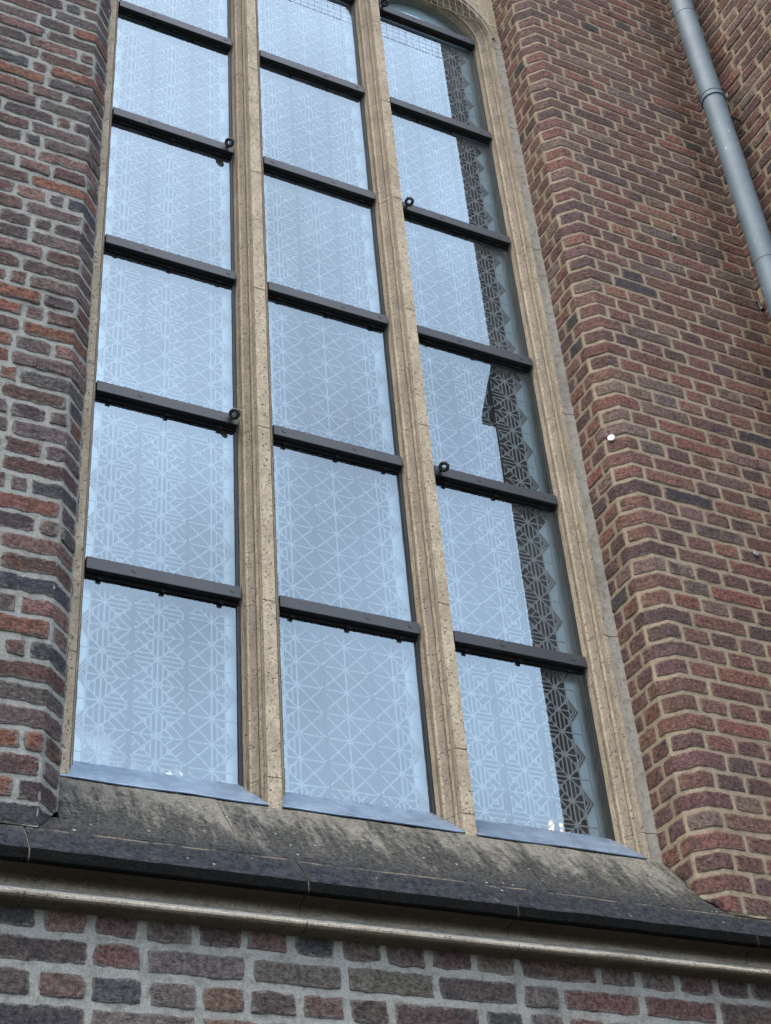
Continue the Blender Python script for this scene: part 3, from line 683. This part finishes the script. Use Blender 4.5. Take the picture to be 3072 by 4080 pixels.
def panel(k, lv, za, zb):
    xa, xb = LIGHTS[k]; xc = (.3370, .5141, .6925)[k]; r = random.Random(k*10+lv)
    c = CELL*S; X = lambda i: xc*S+i*c; x0, x1 = (xa-.003)*S, (xb+.003)*S
    Z0, Z1 = EYE+S*za, EYE+S*zb; ztop = Z1-.032; L = ([], []); Lh = ([], []); dots = []
    zt0 = EYE+S*(zb-.0245); rows = int((zt0-Z0)/c)+2
    def add(a, b, w, tgt=L):
        s = clipseg(a, b, x0, x1, Z0, Z1-.018)
        if s: ribbon(tgt, s[0], s[1], w)
    def addh(a, b, w): add(a, b, w, Lh)
    wm = .0062
    for i in range(-2, 3): add((X(i), Z0), (X(i), Z1), wm)
    bl = 2.52
    for s in (-1, 1): add((X(s*bl), Z0), (X(s*bl), Z1), wm); add((X(s*3.0), Z0), (X(s*3.0), Z1), .007)
    plain = {0: lambda i, j: (i in (1,) and j % 9 < 7) or (i == -1 and lv == 2 and 2 < j < 6), 1: lambda i, j: (i in (-2, -1, 0, 1) and (lv in (0, 1, 2) and j < 8-(lv == 2)*2) and not (lv == 0 and j > 5)) or (i in (-1, 0) and j in (3, 4, 5)), 2: lambda i, j: (i == -2 and lv > 0) or (lv in (1, 3) and i in (-2, -1) and j > 1) or (lv == 2 and i == -1 and 2 < j < 6)}[k]
    par = rnd.randint(0, 1)
    for j in range(-1, rows):
        zt = zt0-j*c; zb_ = zt-c
        for i in list(range(-3, 3)):
            xl = X(i) if i > -3 else X(-bl); xr = X(i+1) if i < 2 else X(bl)
            if i in (-3, 2):                       # half cells beside the border line
                add((xl, zt), (xr, zt), wm)
                xn, xo = (xr, xl) if i == -3 else (xl, xr)     # node side, border side
                add((xn, zt), (xo, zt-c/2), wm); add((xn, zb_), (xo, zb_+c/2), wm)
                for tri, bse in ((((xn, zt), (xn, zb_), (xo, (zt+zb_)/2)), 0), (((xn, zt), (xo, zt), (xo, zt-c/2)), 0), (((xn, zb_), (xo, zb_), (xo, zb_+c/2)), 0)):
                    hatch_tri(addh, tri, bse, 2 if bse == 0 and tri[0][0] == tri[1][0] else 1, .005)
                continue
            cx_, cz_ = (xl+xr)/2, (zt+zb_)/2; cc = (cx_, cz_)
            add((xl, zt), (xr, zt), wm*.9); add((xl, zt), (xr, zb_), wm*.9); add((xl, zb_), (xr, zt), wm*.9)
            if plain(i, j): continue
            TL, TR, BL, BR = (xl, zt), (xr, zt), (xl, zb_), (xr, zb_)
            # a wheel of straight hatches round every other node, slanting hatches between them
            odd = (j+par) % 2
            for nm, tri, bse in (('L', (BL, TL, cc), 0), ('R', (BR, TR, cc), 0), ('T', (TL, TR, cc), 0), ('B', (BL, BR, cc), 0)):
                if nm in 'LR':
                    even_node = (i % 2 == 0) if nm == 'L' else (i % 2 == 1)
                    if even_node or k == 2: hatch_tri(addh, tri, 0, 2, .0056)
                    else: hatch_tri(addh, tri, 1 if (odd and nm == 'L') or (not odd and nm == 'R') else 2, 2, .0056)
                else:
                    if odd == (nm == 'T'): hatch_tri(addh, tri, 0, 2, .0056)
                    else: hatch_tri(addh, tri, 1 if (i % 2 == 0) else 2, 2, .0056)
        # border: zigzag of nested chevrons pointing outwards every second row
        for s in (-1, 1):
            bx, ex = X(s*bl), X(s*2.97)
            if (j+par) % 2 == 0:
                m_ = zt
                for q in (0, .28, .55): add((bx, m_+c*.62*(1-q)), (bx+(ex-bx)*(1-q), m_), wm*.85); add((bx, m_-c*.62*(1-q)), (bx+(ex-bx)*(1-q), m_), wm*.85)
            else: add((bx, zt), (ex, zt), wm*.8)
        for i in (-1, 1):
            for s_ in (1, -1):
                if r.random() < .8: dots.append((X(i)+s_*.006+r.uniform(-.002, .002), zt+s_*.004+r.uniform(-.002, .002)))
        if r.random() < .5: dots.append((X(r.choice((-2, 0, 2)))+.003, zt))
    dots = [d for d in dots if Z0+.01 < d[1] < ztop]
    mb = MB(); mb.add(L[0]+Lh[0], L[1]+[tuple(v+len(L[0]) for v in f) for f in Lh[1]], 0)
    for (x, z) in dots:
        y = YI*S-.0165; a = r.uniform(.0026, .0042)
        mb.add([(x-a, y, z), (x, y, z+a*1.4), (x+a, y, z), (x, y, z-a*1.4), (x, y-.0025, z), (x, y+.002, z)], [(0, 1, 4), (1, 2, 4), (2, 3, 4), (3, 0, 4), (1, 0, 5), (2, 1, 5), (3, 2, 5), (0, 3, 5)], 1)
    o = mb.build('leaded_panel', [M['lead'], M['solder']], win)
    # glass pieces of the panel: dark inside the border line, pale opal outside the zigzag
    mb = MB(); y = YI*S+.0006
    mb.add([(X(-bl), y, Z0), (X(bl), y, Z0), (X(bl), y, Z1), (X(-bl), y, Z1)], [(0, 1, 2, 3)], 0)
    for s in (-1, 1):
        bx, ex = X(s*bl), (x1 if s > 0 else x0); V = [(bx, y+.0004, Z0), (ex, y+.0004, Z0), (ex, y+.0004, Z1), (bx, y+.0004, Z1)]
        mb.add(V, [(0, 1, 2, 3)], 1)
        for j in range(-1, rows):
            if (j+par) % 2 == 0:
                zt = zt0-j*c; mb.add([(bx, y-.0004, zt+c*.62), (bx, y-.0004, zt-c*.62), (X(s*2.97), y-.0004, zt)], [(0, 1, 2)], 0)
    g = mb.build('glass_pieces', [M['lglass'], M['opal']], None); g.parent = o
    mb = MB()
    mb.box((x0, YI*S-.010, Z1-.018), (x1, YI*S+.012, Z1+.006)); g = mb.build('panel_head_strip', M['strip'], None); g.parent = o
    # the two upright support rods of the panel
    for i in (-1, 1):
        mb = MB(); mb.tube((X(i)+.003, YI*S-.008, Z0), (X(i)+.003, YI*S-.008, Z1-.02), .0078, n=8); g = mb.build('support_rod', RODM, None, smooth=True); g.parent = o
for k in range(3):
    for lv, (za, zb) in enumerate(levels):
        panel(k, lv, za-.002 if lv else .520, zb-.001)
    xa, xb = LIGHTS[k]; mb = MB(); P0 = W(xa-.004, YI, BZ[0]-.004); P1 = W(xb+.004, YI, BZ[0]+.10)
    mb.add([(P0[0], P0[1], P0[2]), (P1[0], P0[1], P0[2]), (P1[0], P0[1], P1[2]), (P0[0], P0[1], P1[2])], [(0, 1, 2, 3)]); mb.build('head_glass', M['opal'], win)

# dark nave behind the glass
mb = MB(); a, b_ = (LIGHTS[0][0]-.03)*S, (LIGHTS[2][1]+.03)*S; y0, y1 = YG*S+.45, YG*S+5.0
mb.add([(-2, y1, 0), (6, y1, 0), (6, y1, 11), (-2, y1, 11)], [(0, 1, 2, 3)])
mb.add([(-2, y0, 0), (-2, y1, 0), (-2, y1, 11), (-2, y0, 11), (6, y0, 0), (6, y1, 0), (6, y1, 11), (6, y0, 11)], [(0, 1, 2, 3), (4, 7, 6, 5), (3, 2, 6, 7), (0, 4, 5, 1)])
o = mb.build('interior', M['dark']); o['kind'] = 'structure'; o['label'] = 'dark church interior behind the window'
mb = MB(); a = W(.345, 1.06, .548); b_ = W(.385, 1.06, .575); mb.add([(a[0]+.02, a[1], a[2]-.03), (b_[0], a[1], a[2]-.03), (b_[0]+.01, a[1], a[2]+.03), (b_[0]-.06, a[1]+.02, b_[2]), (a[0]-.01, a[1], a[2]+.02)], [(0, 1, 2, 3, 4)]); o = mb.build('lit_opening', M['pale']); o['label'] = 'pale daylit opening inside, glimpsed low through the left-hand light'; o['category'] = 'lit opening'
# a warm lamp inside, seen through the lowest right light
lamp = empty('hanging_lamp', W(.742, 1.10, .545), 'warm glowing lamp inside the church, seen through the bottom corner of the right-hand light', 'lamp')
mb = MB()
for dx, dz, ln in ((-.035, .02, .10), (.0, .0, .13), (.035, -.01, .09), (-.10, -.05, .05)):
    c_ = W(.7335, 1.045, .5475); mb.tube((c_[0]+dx, c_[1], c_[2]+dz-ln/2), (c_[0]+dx+.02, c_[1], c_[2]+dz+ln/2), .009, n=8)
mb.build('lamp_tube', M['lamp'], lamp)
mb = MB(); c_ = W(.7335, 1.047, .562); mb.box((c_[0]-.07, c_[1]-.01, c_[2]+.03), (c_[0]+.07, c_[1]+.01, c_[2]+.04)); mb.tube((c_[0], c_[1], c_[2]+.03), (c_[0], c_[1], 6.0), .004, n=6); mb.build('lamp_frame', M['steel'], lamp)

# ------------------------------------------------------------------ buttress
but = empty('buttress', (XC*S+.5, 2.7, 0), 'deep brick buttress standing forward from the wall at the right edge, beyond the grey drainpipe', 'buttress')
YB = .490*S; YU = .508*S
fbt = Face([(XC*S, YF*S+.01), (XC*S, YB), (XC*S+.8, YB)])
fbt2 = Face([(XC*S, YF*S+.01), (XC*S, YU), (XC*S+.8, YU)])
# walked with the outside on the right: from the wall corner towards the street the outside (window side) is on the right
def lens_t(i, side, k, r):
    if side < 0 and k == 0: return (.25, .128)[i % 2]
    L = .250 if (i % 2 == 0) else .128
    if k == 0 and side > 0: L = .19 if i % 2 else .25
    if r.random() < .07: L = .128 if L > .2 else .250
    return L+.008*(r.random()-.5)
ZO = EYE+S*1.57
brickwork(fbt, 0.0, ZO, .0743, .0150, fbt.cum[1], PAL_R, 51, lens_t, 'lower_shaft', [M['mortar_r'], M['brick_r']], but, proud=(.0015, .006))
brickwork(fbt2, ZO, ZT, .0743, .0150, fbt2.cum[1], PAL_R, 53, lens_t, 'upper_shaft', [M['mortar_r'], M['brick_r']], but, proud=(.0015, .006), zref=EYE+S*.40)
mb = MB(); yo = .458*S; zo = ZO
mb.add([(XC*S-.005, YF*S, zo-.02), (XC*S-.005, yo, zo-.02), (XC*S-.005, yo, zo+.03), (XC*S-.005, YU+.01, zo+.36), (XC*S-.005, YF*S, zo+.36),
        (XC*S+.8, YF*S, zo-.02), (XC*S+.8, yo, zo-.02), (XC*S+.8, yo, zo+.03), (XC*S+.8, YU+.01, zo+.36), (XC*S+.8, YF*S, zo+.36)],
       [(1, 2, 3), (5, 6, 1, 0), (6, 7, 2, 1), (7, 8, 3, 2)])
# only the sloping offset itself projects
mb = MB(); xL = XC*S-.012
mb.add([(xL, YB+.05, zo-.03), (xL, yo, zo-.03), (xL, yo, zo+.03), (xL, YU+.03, zo+.36), (XC*S+.8, YB+.05, zo-.03), (XC*S+.8, yo, zo-.03), (XC*S+.8, yo, zo+.03), (XC*S+.8, YU+.03, zo+.36)],
       [(0, 1, 2, 3), (4, 7, 6, 5), (0, 4, 5, 1), (1, 5, 6, 2), (2, 6, 7, 3)])
mb.build('weathering_stone', M['sill'], but)
mb = MB(); mb.box((XC*S+.03, YB+.05, 0), (XC*S+.79, YF*S+.3, ZT-.02)); mb.build('core', M['mortar_r'], but)

# ------------------------------------------------------------------ drainpipe
px, py, pr_ = 1.0385*S, .8635*S, .0148*S
pipe = empty('drainpipe', (px, py, 0), 'grey painted metal drainpipe running down the corner between wall and buttress', 'drainpipe')
ZJ = EYE+S*1.4405*.872; ZK = EYE+S*2.012*.872
def pipe_len(z0, z1, name='pipe_length'):
    mb = MB(); mb.tube((px, py, z0), (px, py, z1), pr_, n=40, cap=False); return mb.build(name, M['pipe'], pipe, smooth=True)
zc = EYE+S*1.803*.870
pipe_len(0.15, ZJ); pipe_len(ZJ, ZK); pipe_len(ZK, ZT)
for zz in (ZJ, ZK):
    mb = MB(); mb.tube((px, py, zz-.006), (px, py, zz+.003), pr_+.0016, n=40); mb.build('pipe_joint', M['pipe'], pipe, smooth=False)
mb = MB()
mb.tube((px, py, zc-.016), (px, py, zc+.016), pr_+.0035, n=40); mb.tube((px, py, zc-.019), (px, py, zc-.014), pr_+.0060, n=40); mb.tube((px, py, zc+.014), (px, py, zc+.019), pr_+.0060, n=40)
cl = mb.build('pipe_clamp', M['pipe'], pipe)
mb = MB(); ex, ey = px+pr_*.92, py-pr_*.62; nn, mm = 18, 8; V = []; F = []
for i in range(nn):
    a = 2*math.pi*i/nn
    for j in range(mm):
        c2 = 2*math.pi*j/mm; R2 = .012+.0032*math.cos(c2); V.append((ex+R2*math.cos(a)*.8, ey+.0032*math.sin(c2)-R2*math.cos(a)*.4, zc+.006+R2*math.sin(a)))
        F.append((i*mm+j, ((i+1) % nn)*mm+j, ((i+1) % nn)*mm+(j+1) % mm, i*mm+(j+1) % mm))
mb.add(V, F); mb.box((ex-.004, ey-.02, zc-.015), (ex+.004, ey+.012, zc+.012)); g = mb.build('clamp_hinge', M['steel'], None); g.parent = cl
mb = MB(); zp = zc-.095; mb.tube((px+pr_*.6, py, zp), (XC*S+.012, py, zp), .0042, n=8); mb.tube((px+pr_*.4, py+.03, zc), (px+pr_*.6, py, zp), .0042, n=8)
g = mb.build('wall_pin', M['iron'], None); g.parent = cl

# ------------------------------------------------------------------ small things on the wall
def disc(name, lab, cat, x, y, z, nrm, r, m_, th=.004):
    mb = MB(); p = Vector((x, y, z)); n = Vector(nrm).normalized()
    mb.tube(p-n*.03, p+n*(th-.001), r*.35, n=8); mb.tube(p+n*(th-.001), p+n*(th+.003), r, r*.86, 20); 
    o = mb.build(name, m_); o['label'] = lab; o['category'] = cat; return o
tx = .8595; # on the chamfer of the right pier
# chamfer line from (XR1,YR1) to (XR0,YF)
kx = (tx*YR1-XR1)/((XR0-XR1)-tx*(YF-YR1)); cxp, cyp = XR1+(XR0-XR1)*kx, YR1+(YF-YR1)*kx
disc('survey_marker', 'small round white plastic disc fixed to the chamfered brick arris of the right pier', 'wall marker', cxp*S, cyp*S, EYE+S*1.0319*cyp, (-1, -1, 0), .0155, M['white'], .009)
disc('wall_plug', 'grey round metal plug in a black brick low on the right pier', 'wall plug', 1.0301*YF*S, YF*S, EYE+S*.9126*YF, (0, -1, 0), .0125, M['steel'], .009)
disc('wall_plug', 'grey round metal plug high on the right pier beside the drainpipe', 'wall plug', 1.0404*YF*S, YF*S, EYE+S*1.4407*YF, (0, -1, 0), .0115, M['steel'], .009)
mb = MB(); hx, hy, hz = 1.157*YF*S, YF*S-.012, EYE+S*1.352*YF
mb.tube((hx, hy+.03, hz+.03), (hx, hy-.006, hz+.02), .006, n=8); mb.tube((hx, hy-.006, hz+.03), (hx+.004, hy-.006, hz-.03), .007, n=8); mb.tube((hx+.004, hy-.006, hz-.03), (hx+.004, hy-.012, hz-.042), .010, n=10)
o = mb.build('wall_hook', M['iron']); o['label'] = 'short dark metal hook in the inner corner beside the drainpipe'; o['category'] = 'hook'

# ------------------------------------------------------------------ bird net across the window head
mb = MB(); yN = .9745*S; z0, z1 = EYE+S*1.733, EYE+S*2.2; xa, xb = (XL1+.002)*S, (XR1+.0)*S; g = .038; r_ = .0008
nx = int((xb-xa)/g)
for i in range(nx+1):
    x = xa+i*(xb-xa)/nx; mb.tube((x, yN+.004*math.sin(i*.7), z0), (x, yN+.004*math.sin(i*.5), z1), r_, n=3, cap=False)
for j in range(int((z1-z0)/g)+1):
    z = z0+j*g; mb.tube((xa, yN, z), (xb, yN, z), r_*(2.2 if j == 0 else 1), n=3, cap=False)
o = mb.build('bird_net', M['net']); o['label'] = 'thin square-mesh bird net stretched across the stone head of the window'; o['category'] = 'net'

# ------------------------------------------------------------------ ground
mb = MB(); mb.add([(-400, -800, 0), (400, -800, 0), (400, 400, 0), (-400, 400, 0)], [(0, 1, 2, 3)]); o = mb.build('ground', M['ground']); o['kind'] = 'structure'
